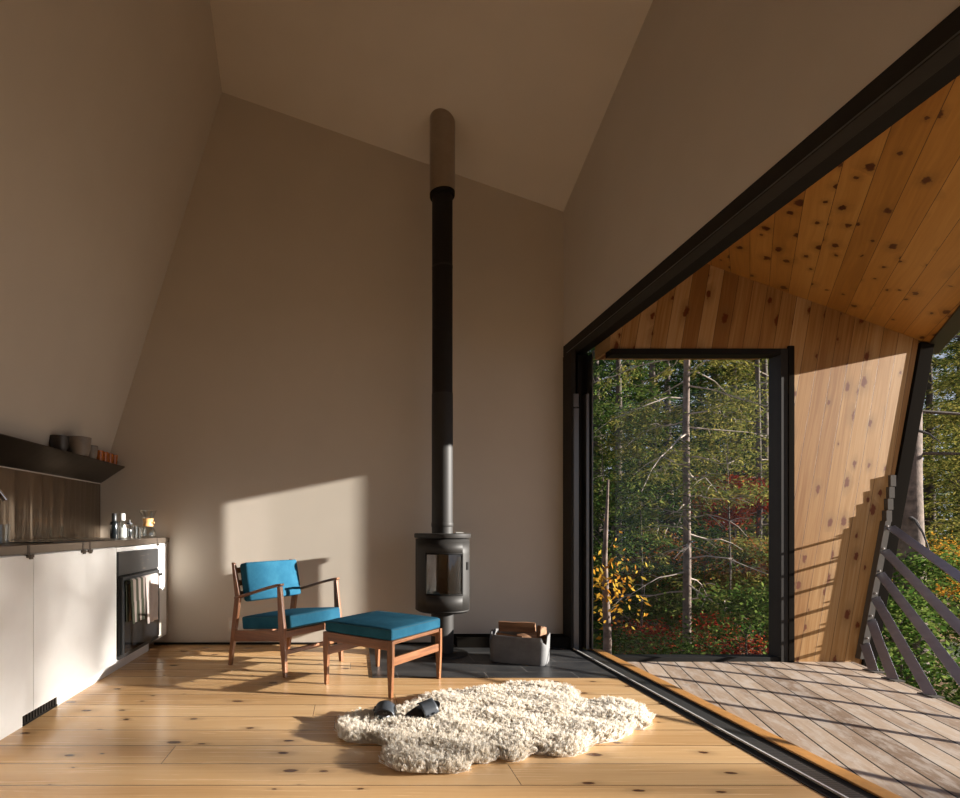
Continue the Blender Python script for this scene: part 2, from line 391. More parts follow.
# sliding opening: header, jamb, posts, track, lip
d = bpy.data.objects.new('door_1', None); C.objects.link(d); S(d, 'wide sliding glass door opening with dark metal frame', 'door')
MB().box(XR-.006, 1.87, .4, YB-.01, 2.458, 2.545).build('header', 'frame', d, .003)
MB().box(1.87, XO+.004, .4, YB-.02, 2.472, 2.54).build('header_track', 'black', d)
MB().box(XR-.009, XR-.006, .4, YB-.09, 2.463, 2.468).build('header_edge', 'framegrey', d)
MB().box(XR-.006, XR+.03, 4.66, YB-.002, 0.007, 2.455).build('jamb', 'frame', d, .003)
MB().box(XR+.012, XO, 4.75, YB-.002, 0.0, 2.455).build('back_jamb', 'black', d)
MB().box(XR+.012, XR+.055, 4.655, 4.75, 0.0, 1.98).box(XR+.012, XR+.055, 4.657, 4.75, 1.99, 2.10).build('door_stile', 'framegrey', d, .002)
MB().box(XR+.06, XR+.10, 4.70, 4.75, 0.0, 2.43).build('inner_stile', 'black', d, .002)
MB().box(XO-.055, XO-.03, 4.655, 4.75, 0.0, 2.1).build('outer_stile', 'framegrey', d, .002)
MB().box(XO-.012, XO-.002, 4.645, 4.74, 0.0, 2.43).build('glass_edge', 'framegrey', d)
MB().box(1.755, XR+.004, .4, 4.66, -.02, .003).build('sill_edge', 'black', d)
MB().box(XR+.004, XR+.013, .4, 4.65, -.02, .012).build('aluminium_bead', 'alu', d)
MB().box(XR+.013, 1.90, .4, 4.65, -.02, .002).build('ribbed_track', 'track', d)
MB().box(1.90, 1.955, .4, 4.65, -.03, -.004).build('outer_track', 'black', d)
MB().box(1.955, 2.03, .2, 4.65, -.06, .004).build('wooden_lip', 'sealip', d, .003)

# ---------------------------------------------------------------- deck side
YE = 4.35; DZ = -.03
def dx(y): return 2.433+.32*y
S(MB().prism([(2.03,-1.2,DZ),(dx(-1.2),-1.2,DZ),(dx(YE)+.02,YE,DZ),(2.03,YE,DZ)], (0,0,-.05)).build('deck', 'deck'), 'weathered grey timber deck outside the opening', 'deck')
S(MB().prism([(1.97,-1.2,-.085),(dx(-1.2)-.05,-1.2,-.085),(dx(YE)-.03,YE,-.085),(1.97,YE,-.085)], (0,0,-.2)).build('deck_joists', 'dsteel'), 'dark frame under the deck boards', 'deck')
al, be = -.359, .269
def zs(x, y): return 2.4385+al*(x-4.342)+be*(y-YE)
def ex(z): return 3.905+(4.342-3.905)*z/2.4385      # leaning free edge of the end wall
WX0, WX1, WZ = 1.975, 3.31, 2.37
ew = MB()
ew.prism([(WX1,YE,DZ-.2),(ex(DZ-.2),YE,DZ-.2),(ex(2.4385),YE,2.4385),(WX1,YE,zs(WX1,YE))], (0,.12,0))
ew.prism([(WX0,YE,WZ),(WX1,YE,WZ),(WX1,YE,zs(WX1,YE)),(WX0,YE,zs(WX0,YE))], (0,.28,0))
S(ew.build('wall_exterior', 'cladding'), 'knotty pine clad end wall of the deck', 'wall')
# soffit: boards over the deck, cut along the slanting roof edge
A = (4.40, YE+.3)
ua = (.75, 1.0)
def fx(y): return 4.42-.75*(YE-y)
yend = YE-(4.42-2.0)/.75
poly = [(XO,yend-.02), (fx(yend+.0),yend-.02), (fx(YE+.28),YE+.28), (XO,YE+.28)]
so = MB(); P = [(x,y,zs(x,y)) for x,y in poly]; Q = [(x,y,z+.25) for x,y,z in P]
so.add(P+Q, [(0,1,2,3)[::-1],(4,5,6,7),(0,1,5,4),(1,2,6,5),(2,3,7,6),(3,0,4,7)])
S(so.build('soffit', 'soffit'), 'orange knotty pine ceiling boards over the deck', 'ceiling')
# fascia beam along the edge
u = Vector((.6,.8,0)); w = Vector((.8,-.6,0))
p0 = Vector((fx(yend-.1), yend-.1, 2.40)); ln = (YE+.28-yend+.1)/.8
sec = [p0+w*-.005, p0+w*.11, p0+w*.11+Vector((0,0,.36)), p0+w*-.005+Vector((0,0,.36))]
S(MB().prism(sec, u*ln).build('fascia_beam', 'dsteel', bevel=.004), 'dark brown steel beam along the roof edge', 'beam')
S(MB().prism([(ex(-.3)+.003,YE-.015,-.3),(ex(-.3)+.105,YE-.015,-.3),(ex(2.5)+.10,YE-.015,2.42),(ex(2.5)-.005,YE-.015,2.42)], (0,.2,0)).build('leaning_column', 'colblack', bevel=.004),
  'black leaning steel column at the free end of the wall', 'column')
# end window
wn_ = bpy.data.objects.new('window_1', None); C.objects.link(wn_); S(wn_, 'tall end window of the deck looking into the trees', 'window')
MB().box(3.275, 3.33, YE-.012, YE+.12, DZ, WZ+.0).build('window_frame', 'frame', wn_, .003)
MB().box(3.33, 3.375, YE-.018, YE+.1, DZ, WZ+.02).build('window_casing', 'colblack', wn_, .003)
MB().box(WX0+.005, 3.275, YE-.012, YE+.1, 2.325, WZ).build('window_head', 'black', wn_, .002)
MB().box(2.03, 3.275, YE-.0, YE+.1, DZ, DZ+.035).build('window_sill', 'black', wn_, .002)
MB().box(2.04, 3.275, YE+.06, YE+.068, DZ+.03, 2.32).build('pane', 'glass', wn_)

# railing
rl = thing('deck_railing', 'grey flat-bar deck railing descending from the leaning column to the deck', 'railing', (dx(YE), YE, DZ))
base = Vector((dx(YE), YE, DZ))
starts = [(886,527),(880,550.3),(875.6,573),(870.7,597),(866.5,619),(860.5,642.7)]
foots = [1.60, 2.464, 2.987, 3.466, 3.83, 4.053]
for (px,py), fy in zip(starts, foots):
    a = Vector(((px-353)/130.34, YE-.035, 1+(527.5-py)/130.34)); b = Vector((dx(fy)-.01, fy, DZ+.004))
    dd = (b-a).normalized(); side = dd.cross(Vector((0,0,1))).normalized(); up = side.cross(dd).normalized()
    if up.z < 0: up = -up
    a = a-base; b = b-base
    wdir = (side*math.cos(R(17))*(1 if side.x > 0 else -1)+up*math.sin(R(17))).normalized(); nd = wdir.cross(dd).normalized()
    q = [[p+nd*sx_+wdir*su for sx_, su in ((-.005,-.028),(.005,-.028),(.005,.028),(-.005,.028))] for p in (a,b)]
    MB().loft(q).build('rail', 'rail', rl, .001)
    MB().box(-.035,.035,-.05,.05,0,.008, Matrix.Translation(b-Vector((0,0,.004)))).build('foot_plate', 'galv', rl)
pl = MB().prism([(ex(0)-.055,YE-.045,.0),(ex(0)-.005,YE-.045,.0),(ex(1.05)-.005,YE-.045,1.05),(ex(1.05)-.05,YE-.045,1.05)], (0,.044,0))
pl.v = [tuple(Vector(v)-base) for v in pl.v]; pl.build('wall_plate', 'galv', rl, .001)
for k in range(4):
    z = 1.13+.09*k; x = ex(z)-.045
    MB().box(x-.006,x+.035,YE-.040+.006*k,YE-.001,z-.085,z, Matrix.Translation(-base)).build('stub', 'galv', rl)
for k in range(6):
    z = .16+.17*k; x = ex(z)-.03
    MB().lathe([(.007,0),(.007,.008),(.003,.012)], (0,0,0), 8).build('bolt', 'alu', rl)
    o = C.objects[-1]; o.rotation_euler = (R(90),0,0); o.location = Vector((x, YE-.045, z))-base

# ---------------------------------------------------------------- kitchen
XF = -1.58; XK = -1.658
def cabinet(y0, y1, label, door=True, tabs=()):
    t = thing('base_cabinet', label, 'cabinet', ((XF-2.1)/2, (y0+y1)/2, 0)); o = Vector(t.location)
    T = Matrix.Translation(-o)
    MB().box(-2.14, XF-.02, y0+.002, y1-.002, .094, .87, T).build('body', 'cab', t)
    if door: 
        dr = MB().box(XF-.018, XF, y0+.002, y1-.002, .096, .865, T).build('door', 'cab', t, .0015)
        for yy in tabs:
            h = MB().box(XF-.0, XF+.012, yy-.03, yy+.02, .853, .868, T).box(XF+.008, XF+.014, yy-.018, yy+.008, .845, .868, T).build('pull_tab', 'tab', dr)
    return t
cabinet(1.2, 2.01, 'white base cabinet beyond the left edge of the photo', True, (1.6,))
cabinet(2.01, 2.804, 'leftmost white base cabinet in view with one flat door', True, (2.77,))
cabinet(2.804, 3.79, 'wide white flat-front base cabinet left of the oven', True, (3.32,3.40))
t = cabinet(3.79, YB-.002, 'white cabinet surround around the built-in oven, in the corner', False)
o = Vector(t.location); T = Matrix.Translation(-o)
bpy.data.objects.remove(children(t)[0])
MB().box(-2.14, XF-.02, 3.792, 3.806, .094, .87, T).box(-2.14, XF-.02, 4.574, YB-.004, .094, .87, T).box(-2.14, -2.12, 3.8, 4.6, .094, .87, T).box(-2.12, XF-.02, 3.806, 4.574, .094, .108, T).build('body', 'cab', t)
MB().box(XF-.02, XF, 3.792, 4.574, .836, .865, T).build('top_filler', 'cab', t)
MB().box(XF-.02, XF, 4.574, YB-.05, .096, .865, T).build('side_filler', 'cab', t, .001)
MB().box(XF-.02, XF-.006, YB-.05, YB-.004, .096, .865, T).build('scribe_strip', 'cabside', t)
MB().box(XF, XF+.012, 4.56, 4.60, .853, .868, T).build('pull_tab', 'tab', t)
kp = thing('kickboard', 'white kickboard strip under the base cabinets', 'kickboard', (XK, 2.4, 0))
MB().box(-.015, 0, -1.2, .444, 0, .092).box(-.015, 0, .776, 2.2, 0, .092).build('board', 'cab', kp)
vg = thing('vent_grille', 'black vent grille set in the kickboard', 'vent', (XK, 3.01, 0))
MB().box(-.02, -.01, -.165, .165, 0.002, .09).box(-.01, .004, -.165, .165, .002, .012).box(-.01, .004, -.165, .165, .08, .09).build('frame', 'black', vg)
for k in range(12): MB().box(-.01, .002, -.155+.027*k, -.143+.027*k, .012, .08).build('slat', 'frame', vg)
ct = thing('worktop', 'brown metal worktop running along the kitchen', 'worktop', (XF, 3.0, .872))
MB().box(-.59, .008, -1.8, 1.848, 0, .043).build('slab', 'counter', ct, .002)
for yy in (2.745, 3.30, 3.385, 4.55): MB().box(.008, .0095, yy-3.0-.008, yy-3.0+.014, -.012, .043).build('edge_clip', 'tab', ct)
S(MB().box(-2.172, -2.16, 1.2, YB-.002, .915, 1.376).build('backsplash', 'steel'), 'dark stainless steel backsplash behind the worktop', 'backsplash')
sh = MB().prism([(-2.158,1.2,1.378),(-1.95,1.2,1.514),(-1.95,1.2,1.520),(-2.108,1.2,1.520)], (0,YB-1.2-.003,0)).build('wall_shelf', 'shelf')
tag(sh, 'dark steel wedge-shaped shelf above the backsplash', 'shelf')
ck = thing('cooktop', 'thin black glass cooktop flush on the worktop', 'cooktop', (-1.87, 3.4, .915))
MB().box(-.24,.24,-.32,.32,.0005,.006).build('glass_top', 'ovenblack', ck, .002)

# faucet and tumbler at the left margin
fc = thing('faucet', 'chrome kitchen faucet, only its spout tip in view at the left edge', 'faucet', (-2.035, 2.75, .915))
MB().lathe([(.026,0),(.026,.01),(.018,.02),(.018,.11)],n=20).build('base', 'chrome', fc, smooth=True)
MB().tube([(0,0,.1),(0,0,.24),(.02,.02,.29),(.07,.07,.315),(.14,.15,.31),(.19,.20,.28),(.21,.225,.23)], [.012]*6+[.015], 12).build('spout', 'chrome', fc, smooth=True)
MB().tube([(0,0,.1),(.05,-.02,.13)], .006, 8).build('lever', 'chrome', fc, smooth=True)
def tumbler(loc, r, h, label, mat='glassware', group=None, name='drinking_glass'):
    o = MB().lathe([(r*.8,0),(r,h),(r-.003,h),(r*.8-.003,.006)], n=24); o.f.pop(); o.f.append(tuple(range(3*24,4*24)))
    ob = o.build(name, mat, smooth=True); ob.location = loc; return tag(ob, label, 'glass', group)
tumbler((-1.815,2.945,.9155), .033, .10, 'clear drinking glass on the worktop at the left edge')
def at(px, Y): return (px-353)/F*Y
# bottles
b = thing('soap_bottle', 'black bottle with grey cap on the worktop', 'bottle', (at(114.3,4.32), 4.32, .9155))
MB().lathe([(.030,0),(.031,.004),(.031,.115),(.026,.128),(.014,.134)],n=24).build('body','bottle',b,smooth=True)
MB().lathe([(.019,.134),(.019,.19),(.017,.193)],n=20).build('cap','ovengrey',b,smooth=True)
b = thing('glass_bottle', 'clear glass bottle with white cap beside the black bottle', 'bottle', (at(122.5,4.40), 4.40, .9155))
MB().lathe([(.034,0),(.036,.004),(.036,.11),(.028,.13),(.016,.14)],n=24).build('body','glassware',b,smooth=True)
MB().lathe([(.020,.14),(.020,.19),(.018,.193)],n=20).build('cap','white',b,smooth=True)
MB().lathe([(.030,.008),(.030,.085)],n=20).build('contents','white',b,smooth=True)
b = thing('storage_jar', 'small glass jar with black lid and dark contents', 'jar', (at(129.5,4.47), 4.47, .9155))
MB().lathe([(.028,0),(.029,.004),(.029,.10),(.022,.11)],n=24).build('body','glassware',b,smooth=True)
MB().lathe([(.018,.01),(.018,.075)],n=16).build('contents','ovenblack',b,smooth=True)
MB().lathe([(.023,.11),(.023,.122),(.008,.124),(.007,.145)],n=20).build('lid','rubber',b,smooth=True)
tumbler((at(134.5,4.56),4.56,.9155), .030, .10, 'left clear drinking glass between jar and coffee maker')
tumbler((at(138.5,4.47),4.47,.9155), .026, .085, 'right clear drinking glass, nearest the coffee maker')
b = thing('pour_over_coffee_maker', 'hourglass glass coffee maker with pale wood collar', 'coffee maker', (at(148,4.68), 4.68, .9155))
cm = MB().lathe([(.055,0),(.066,.02),(.064,.045),(.03,.105),(.03,.13),(.07,.225),(.068,.225),(.028,.13),(.028,.105),(.062,.045),(.06,.02)],n=32)
cm.build('flask','glassware',b,smooth=True)
MB().lathe([(.043,.095),(.036,.118),(.036,.128),(.045,.158),(.031,.152),(.031,.10)],n=28).build('wood_collar','cork',b,smooth=True)
MB().tube([(.046,-.01,.125),(.056,-.01,.125)],.008,8).build('bead','cork',b,smooth=True)
# shelf ware
def bowl(px, Y, x, r, h, label, mat, name='bowl', cat='bowl', r0=.6, grp=None):
    o = MB().lathe([(r*r0,0),(r*.9,h*.35),(r,h),(r-.006,h),(r*.85,h*.4),(r*.5,.01)],n=32).build(name, mat, smooth=True)
    o.location = (x, Y, 1.5205); return tag(o, label, cat, grp)
bowl(0, 3.945, -2.045, .066, .115, 'dark round bowl half hidden behind the wide taupe bowl', 'ceramicdark')
bb = bowl(0, 4.105, -1.99, .09, .13, 'widest taupe stoneware bowl on the shelf', 'ceramic', r0=.75)
bowl(0, 4.31, -1.995, .053, .10, 'small taupe stoneware cup between bowl and amber glasses', 'ceramic', 'cup', 'cup', .75)
for k, (y, lab) in enumerate(((4.47,'first amber glass tumbler from the stoneware cup'),(4.56,'second amber glass tumbler from the stoneware cup'),(4.65,'third amber glass tumbler from the stoneware cup'),(4.74,'amber glass tumbler at the far right end of the shelf'))):
    a_ = tumbler((-2.0, y, 1.5205), .033, .085, lab, 'amber', 'amber tumblers on the shelf', 'amber_tumbler')
# oven
ov = thing('built_in_oven', 'black built-in oven with glass door in the kitchen run', 'oven', (XF, 4.183, .114))
MB().box(-.5, -.004, -.374, .386, 0, .719).build('body', 'black', ov)
MB().box(-.004, .012, -.386, .388, .562, .719).build('control_panel', 'ovengrey', ov, .003)
cp = C.objects[-1]
for yy, zz, ww, hh in ((.0,.675,.09,.004),(-.01,.65,.025,.004),(.03,.65,.025,.004),(.13,.68,.04,.005),(.13,.64,.04,.004),(.03,.62,.03,.004),(.05,.578,.05,.007)):
    MB().box(.0122,.0126, yy, yy+ww, zz, zz+hh).build('display_mark', 'mark', cp)
MB().box(-.004, .012, -.386, .388, -.004, .02).build('bottom_trim', 'ovengrey', ov, .002)
od = MB().box(-.002, .028, -.355, .37, .024, .55).build('door', 'ovengrey', ov, .004)
MB().box(.0282, .030, -.33, .345, .03, .45).build('door_glass', 'ovenblack', od)
MB().box(-.004, .010, -.386, -.36, .02, .558).build('side_trim', 'black', ov); MB().box(-.004,.010,.372,.386,.02,.558).build('side_trim', 'black', ov)
hd = MB().tube([(.055,-.345,.515),(.055,.335,.515)], .011, 12)
hd.box(.028,.055,-.33,-.31,.507,.523).box(.028,.055,.30,.32,.507,.523); hd.build('handle', 'black', od, smooth=True)
def towel(y0, y1, zb, zf, mat, label, off):
    r = .014+off; n = 40; secs = []
    prof = [(.055-r, zb)] + [(.055-r*1.0, .515-.02*k) for k in (4,2,0)][::1]
    prof = [(.055-r, zb),(.055-r,(zb+.515)/2),(.055-r,.515)] + [(.055-r*math.cos(R(a)), .515+r*math.sin(R(a))) for a in (30,60,90,120,150)] + [(.055+r,.515),(.058+r,.38),(.061+r,(zf+.515)/2),(.063+r,zf+.03),(.064+r,zf)]
    V = []; 
    for j in range(n+1):
        t_ = j/n; y = y0+(y1-y0)*t_
        for i,(x,z) in enumerate(prof):
            amp = .007*(i/len(prof)) if i > 7 else .002
            fall = max(0,(.515-z))*2
            V.append((x+amp*math.sin(t_*17+off*90)*fall*2, (y0+y1)/2+(y-(y0+y1)/2)*(1-.12*fall), z))
    m_ = len(prof); Fc = [(j*m_+i, (j+1)*m_+i, (j+1)*m_+i+1, j*m_+i+1) for j in range(n) for i in range(m_-1)]
    o = MB().add(V, Fc).build('tea_towel', mat, smooth=True)
    s_ = o.modifiers.new('s','SOLIDIFY'); s_.thickness = .004; s_.offset = 0
    o.location = ov.location; return tag(o, label, 'towel')
towel(-.335, -.07, .24, .23, 'towels', 'striped dark and beige towel, left one on the oven handle', .002)
towel(-.065, .20, .24, .185, 'towelw', 'pale linen towel, right one on the oven handle', .004)

# wall outlet
ol = thing('wall_outlet', 'cream double outlet plate low on the back wall behind the chair', 'outlet', (-.99, YB, .17))
MB().box(-.078,.078,-.008,0,-.06,.06).build('plate','outlet',ol,.003)
for x in (-.037,.037): MB().box(x-.03,x+.03,-.0095,-.008,-.035,.035).build('socket','white',ol)

# ---------------------------------------------------------------- stove
SX, SY = (442.3-353)/F*4.48, 4.48
st = thing('wood_stove', 'black cylindrical wood stove on a pedestal with a tall flue pipe', 'stove', (SX, SY, .006))
th0 = R(-98.9+4.8); n = 96
MB().lathe([(.2,0),(.2,.008),(.197,.012),(.10,.014)],n=56).build('base_plate','stove',st,smooth=True)
MB().lathe([(.088,.012),(.088,.352)],n=40).build('pedestal','stove',st,smooth=True)
Z0, Z1 = .348, .905; wz0, wz1 = .489, .789
def shell(r, a0, a1, z0, z1, hole=None, nn=72, close=False):
    mb = MB(); zsx = [z0, z1]
    if hole: zsx = [z0, hole[2], hole[3], z1]
    aa = [a0+(a1-a0)*k/nn for k in range(nn+1)]
    if hole: aa = sorted(set([round(x,5) for x in aa]+[round(hole[0],5), round(hole[1],5)]))
    for z in zsx:
        for a in aa: mb.v.append((r*math.cos(th0+a), r*math.sin(th0+a), z))
    m_ = len(aa)
    for j in range(len(zsx)-1):
        for i in range(m_-1):
            mid = (aa[i]+aa[i+1])/2
            if hole and j == 1 and hole[0] < mid < hole[1]: continue
            mb.f.append((j*m_+i, j*m_+i+1, (j+1)*m_+i+1, (j+1)*m_+i))
    return mb
ha = R(40)
def solid(o, th):
    s_ = o.modifiers.new('s','SOLIDIFY'); s_.thickness = th; s_.offset = -1; return o
body = solid(shell(.211, R(-180), R(180), Z0, Z1, (-ha-.02, ha+.02, wz0-.01, wz1+.01)).build('body','stove',st,smooth=True), .006)
door = solid(shell(.2155, R(-68), R(68), Z0+.012, Z1-.018, (-ha, ha, wz0, wz1)).build('door','stove',st,smooth=True), .006)
solid(shell(.2165, -ha-.03, ha+.03, wz0-.012, wz1+.012, (-ha, ha, wz0, wz1)).build('window_trim','black',door,smooth=True), .012)
shell(.2085, -ha-.04, ha+.04, wz0-.01, wz1+.01).build('door_glass','stoveglass',door,smooth=True)
c_ = R(66); MB().box(-.006,.006,-.012,.012,-.03,.03).build('latch','black',door,.003); lt = C.objects[-1]
lt.location = (.218*math.cos(th0+R(56)), .218*math.sin(th0+R(56)), .70); lt.rotation_euler = (0,0,th0+R(56))
MB().lathe([(.06,Z0-.02),(.195,Z0-.012),(.212,Z0+.004),(.212,Z0+.012),(.0,Z0+.012)],n=72).build('bottom_plate','stove',st,smooth=True)
MB().lathe([(.19,Z1-.004),(.19,Z1+.006),(.219,Z1+.008),(.221,Z1+.012),(.221,Z1+.038),(.216,Z1+.043),(.0,Z1+.043)],n=72).build('top_plate','stove',st,smooth=True)
MB().box(.10,.16,-.03,.02,Z1+.043,Z1+.052).build('damper_lever','alu',st,.002)
fb = shell(.175, R(70), R(290), wz0-.03, wz1+.03); fb.build('fire_lining','firebrick',st,smooth=True)
MB().lathe([(.2,wz0-.035),(.2,wz0-.03)],n=40).build('grate','firebrick',st)
MB().lathe([(.2,wz1+.03),(.2,wz1+.035)],n=40).build('baffle','black',st)
zt = zc(SX, SY)
MB().lathe([(.083,Z1+.04),(.083,2.05)],n=40).build('lower_pipe','stove',st,smooth=True)
MB().lathe([(.085,1.0),(.0865,1.003),(.0865,1.03),(.085,1.033)],n=40).build('pipe_collar','stove',st,smooth=True)
MB().lathe([(.080,2.05),(.080,3.62)],n=40).build('upper_pipe','pipe',st,smooth=True)
MB().lathe([(.082,3.04),(.082,3.055)],n=40).build('pipe_seam','stove',st,smooth=True)
MB().lathe([(.094,3.60),(.098,3.61),(.098,3.64)],n=40).build('flue_rim','black',st,smooth=True)
# sleeve cut by the sloping ceiling
nn = 48; r = .099
lo = [(r*math.cos(2*math.pi*k/nn), r*math.sin(2*math.pi*k/nn), 3.635) for k in range(nn)]
hi = [(x, y, zc(SX+x, SY+y)-.001) for x,y,_ in lo]
MB().loft([lo, hi]).build('ceiling_sleeve','sleeve',st,smooth=True)

# ---------------------------------------------------------------- log basket and firewood
bx0 = fl(487.5, 662); ang = math.atan2(-.19, .31)*.82
W_, D_, H_ = .40, .27, .205
bk = thing('felt_basket', 'grey felt basket holding firewood on the hearth', 'basket', (bx0[0]+.01, bx0[1]-.005, .006), ang)
def rr(w, d, r, n=7, ox=0, oy=0):
    out = []
    for cx, cy, a0 in ((w-r, r, -90), (w-r, d-r, 0), (r, d-r, 90), (r, r, 180)):
        for k in range(n): a = R(a0+90*k/(n-1)); out.append((cx+r*math.cos(a)+ox, cy+r*math.sin(a)+oy))
    return out
ring = []
base_r = rr(W_, D_, .05, 9)
# densify
pts = []
for i in range(len(base_r)):
    a, b_ = Vector(base_r[i]), Vector(base_r[(i+1) % len(base_r)]); k = max(1, int((b_-a).length/.02))
    for j in range(k): pts.append(a.lerp(b_, j/k))
mb = MB(); m_ = len(pts)
for j in range(7):
    tt = j/6
    for p in pts:
        # notched rim near the corners of the short sides
        notch = max(0, 1-abs(p.y-.03)/.055)*(1 if p.x > W_*.93 or p.x < W_*.07 else 0)
        h = H_-.055*notch
        dipx = .008*math.sin(p.x/W_*math.pi)
        mb.v.append((p.x+(p.x-W_/2)*.03*tt, p.y+(p.y-D_/2)*.04*tt, tt*(h-dipx)))
for j in range(6):
    for i in range(m_): mb.f.append((j*m_+i, j*m_+(i+1) % m_, (j+1)*m_+(i+1) % m_, (j+1)*m_+i))
mb.f.append(tuple(range(m_-1,-1,-1)))
o = mb.build('felt_body','felt',bk,smooth=True); solid(o,.008); bv = o.modifiers.new('b','BEVEL'); bv.width=.002; bv.limit_method='ANGLE'
o = MB().tube([(0.0,.11,.17),(-.012,.12,.20),(-.012,.17,.205),(0.0,.18,.17)],.006,8).build('handle','felt',bk,smooth=True)
def log(x, y, z, L_, w, h, rz, ry, label, tri=False):
    mb = MB()
    pr = [(-.5,-.5),(.5,-.45),(.45,.35),(.1,.5),(-.4,.45)] if not tri else [(-.5,-.4),(.5,-.5),(.05,.55)]
    secs = []
    for k in range(6):
        t_ = k/5; s_ = 1+.05*math.sin(k*2.1+x*40)
        secs.append([(L_*(t_-.5), a*w*s_+.004*math.sin(k+x*9), b_*h*s_) for a,b_ in pr])
    mb.loft(secs)
    lg = mb.build('firewood_log','log',bevel=.002)
    Mx = Matrix.Translation(bk.location) @ Matrix.Rotation(ang,4,'Z') @ Matrix.Translation((x,y,z)) @ Matrix.Rotation(rz,4,'Z') @ Matrix.Rotation(ry,4,'Y')
    lg.matrix_world = Mx; return tag(lg, label, 'firewood', 'split logs in the felt basket')
log(.165,.215,.238,.27,.06,.075,R(3),R(-2),'long split log at the back of the felt basket')
log(.13,.075,.172,.20,.06,.05,R(-4),R(3),'flat dark log lying front left in the felt basket',True)
log(.255,.125,.185,.15,.05,.05,R(28),R(-6),'split log angled across the middle of the felt basket',True)
log(.345,.18,.215,.09,.045,.07,R(60),R(-75),'short upright split piece at the right of the basket')
log(.19,.14,.085,.3,.09,.08,R(2),0,'thick log buried under the others in the felt basket')

# ---------------------------------------------------------------- chair and ottoman
def cushion(L_, W, T_, crown, name, parent, mat=None, loc=(0,0,0), rot=(0,0,0), taper=0):
    n = 16; mb = MB(); idx = {}
    def p(i,j,k):
        x = -1+2*i/n; y = -1+2*j/n
        f = (1-x**4)*(1-y**4)
        z = (T_/2+crown*f) if k else -T_/2-crown*.25*f
        pull = 1-.012*(abs(x)*abs(y))
        return (x*L_/2*pull, y*W/2*pull, z)
    for k in (0,1):
        for i in range(n+1):
            for j in range(n+1): idx[i,j,k] = len(mb.v); mb.v.append(p(i,j,k))
    for i in range(n):
        for j in range(n):
            mb.f.append((idx[i,j,1],idx[i+1,j,1],idx[i+1,j+1,1],idx[i,j+1,1])); mb.f.append((idx[i,j,0],idx[i,j+1,0],idx[i+1,j+1,0],idx[i+1,j,0]))
    for i in range(n):
        mb.f.append((idx[i,0,0],idx[i+1,0,0],idx[i+1,0,1],idx[i,0,1])); mb.f.append((idx[i+1,n,0],idx[i,n,0],idx[i,n,1],idx[i+1,n,1]))
        mb.f.append((idx[0,i+1,0],idx[0,i,0],idx[0,i,1],idx[0,i+1,1])); mb.f.append((idx[n,i,0],idx[n,i+1,0],idx[n,i+1,1],idx[n,i,1]))
    o = mb.build(name, 'blue', parent, bevel=.014, seg=4); o.location = loc; o.rotation_euler = rot
    for s_ in (1,):
        pp = []
        for k in range(40):
            a = 2*math.pi*k/40; cx, sy = math.cos(a), math.sin(a); e = .12
            pp.append((math.copysign(abs(cx)**e,cx)*(L_/2-.002), math.copysign(abs(sy)**e,sy)*(W/2-.002), s_*(T_/2-.006)))
        MB().tube(pp, .0028, 6, True).build('piping','piping',o,smooth=True)
    return o
ch = thing('lounge_chair', 'teal cushioned walnut armchair in front of the back wall', 'chair', (-.893,4.124,0), R(-38))
CW = .59
def xz(poly, y, t_): return MB().prism([(x,y-t_/2,z) for x,z in poly], (0,t_,0))
for y in (0, CW):
    xz([(-.012,0),(.014,0),(.068,.25),(.112,.505),(.052,.742),(.026,.748),(.062,.508),(.022,.25)], y, .026).build('rear_leg','walnut',ch,.004)
    xz([(.548,0),(.572,0),(.566,.22),(.560,.32),(.524,.605),(.494,.60),(.506,.32),(.520,.22)], y, .028).build('front_leg','walnut',ch,.004)
    xz([(.05,.18),(.53,.238),(.53,.308),(.05,.258)], y, .022).build('side_rail','walnutx',ch,.003)
    secs = []
    for x, z, wd, tk in ((.058,.492,.030,.022),(.10,.503,.034,.022),(.25,.545,.044,.018),(.40,.588,.052,.017),(.50,.612,.050,.018),(.532,.617,.036,.016)):
        secs.append([(x,y-wd/2,z-tk/2),(x,y+wd/2,z-tk/2),(x,y+wd/2,z+tk/2),(x,y-wd/2,z+tk/2)])
    MB().loft(secs).build('armrest','walnutx',ch,.004)
MB().box(.512,.536,.012,CW-.012,.255,.302).build('front_rail','walnuty',ch,.003)
MB().box(.045,.067,.012,CW-.012,.185,.235).build('rear_rail','walnuty',ch,.003)
MB().box(.500,.52,.012,CW-.012,.135,.165).build('stretcher','walnuty',ch,.003)
for z in (.52,.60,.69): 
    x_ = .075+.0 if z < .53 else (.07 if z < .65 else .055)
    MB().box(x_-.012,x_+.006,.012,CW-.012,z-.02,z+.02).build('back_slat','walnuty',ch,.003)
cushion(.50,.535,.09,.012,'seat_cushion',ch,loc=(.335,CW/2,.338),rot=(0,R(-6.5),0))
cushion(.28,.535,.07,.010,'back_cushion',ch,loc=(.126,CW/2,.608),rot=(0,R(-101+0),0))
ot = thing('ottoman', 'square walnut ottoman with teal cushion in front of the armchair', 'ottoman', (-.17,3.63,0), R(-38.6))
OL, OW = .50, .555
for x in (0, OL):
    for y in (0, OW):
        sg = 1 if x == 0 else -1
        xz([(x-.010,0),(x+.010,0),(x+sg*.0+.020,.20),(x+.020,.335),(x-.020,.335),(x-.020,.20)], y, .026).build('leg','walnut',ot,.004)
for y in (0, OW): MB().box(.018,OL-.018,y-.011,y+.011,.278,.335).build('side_rail','walnutx',ot,.003)
for x in (0, OL):
    MB().box(x-.011,x+.011,.012,OW-.012,.312,.334).build('end_rail','walnuty',ot,.003)
    MB().box(x-.009,x+.009,.012,OW-.012,.185,.235).build('stretcher','walnuty',ot,.003)
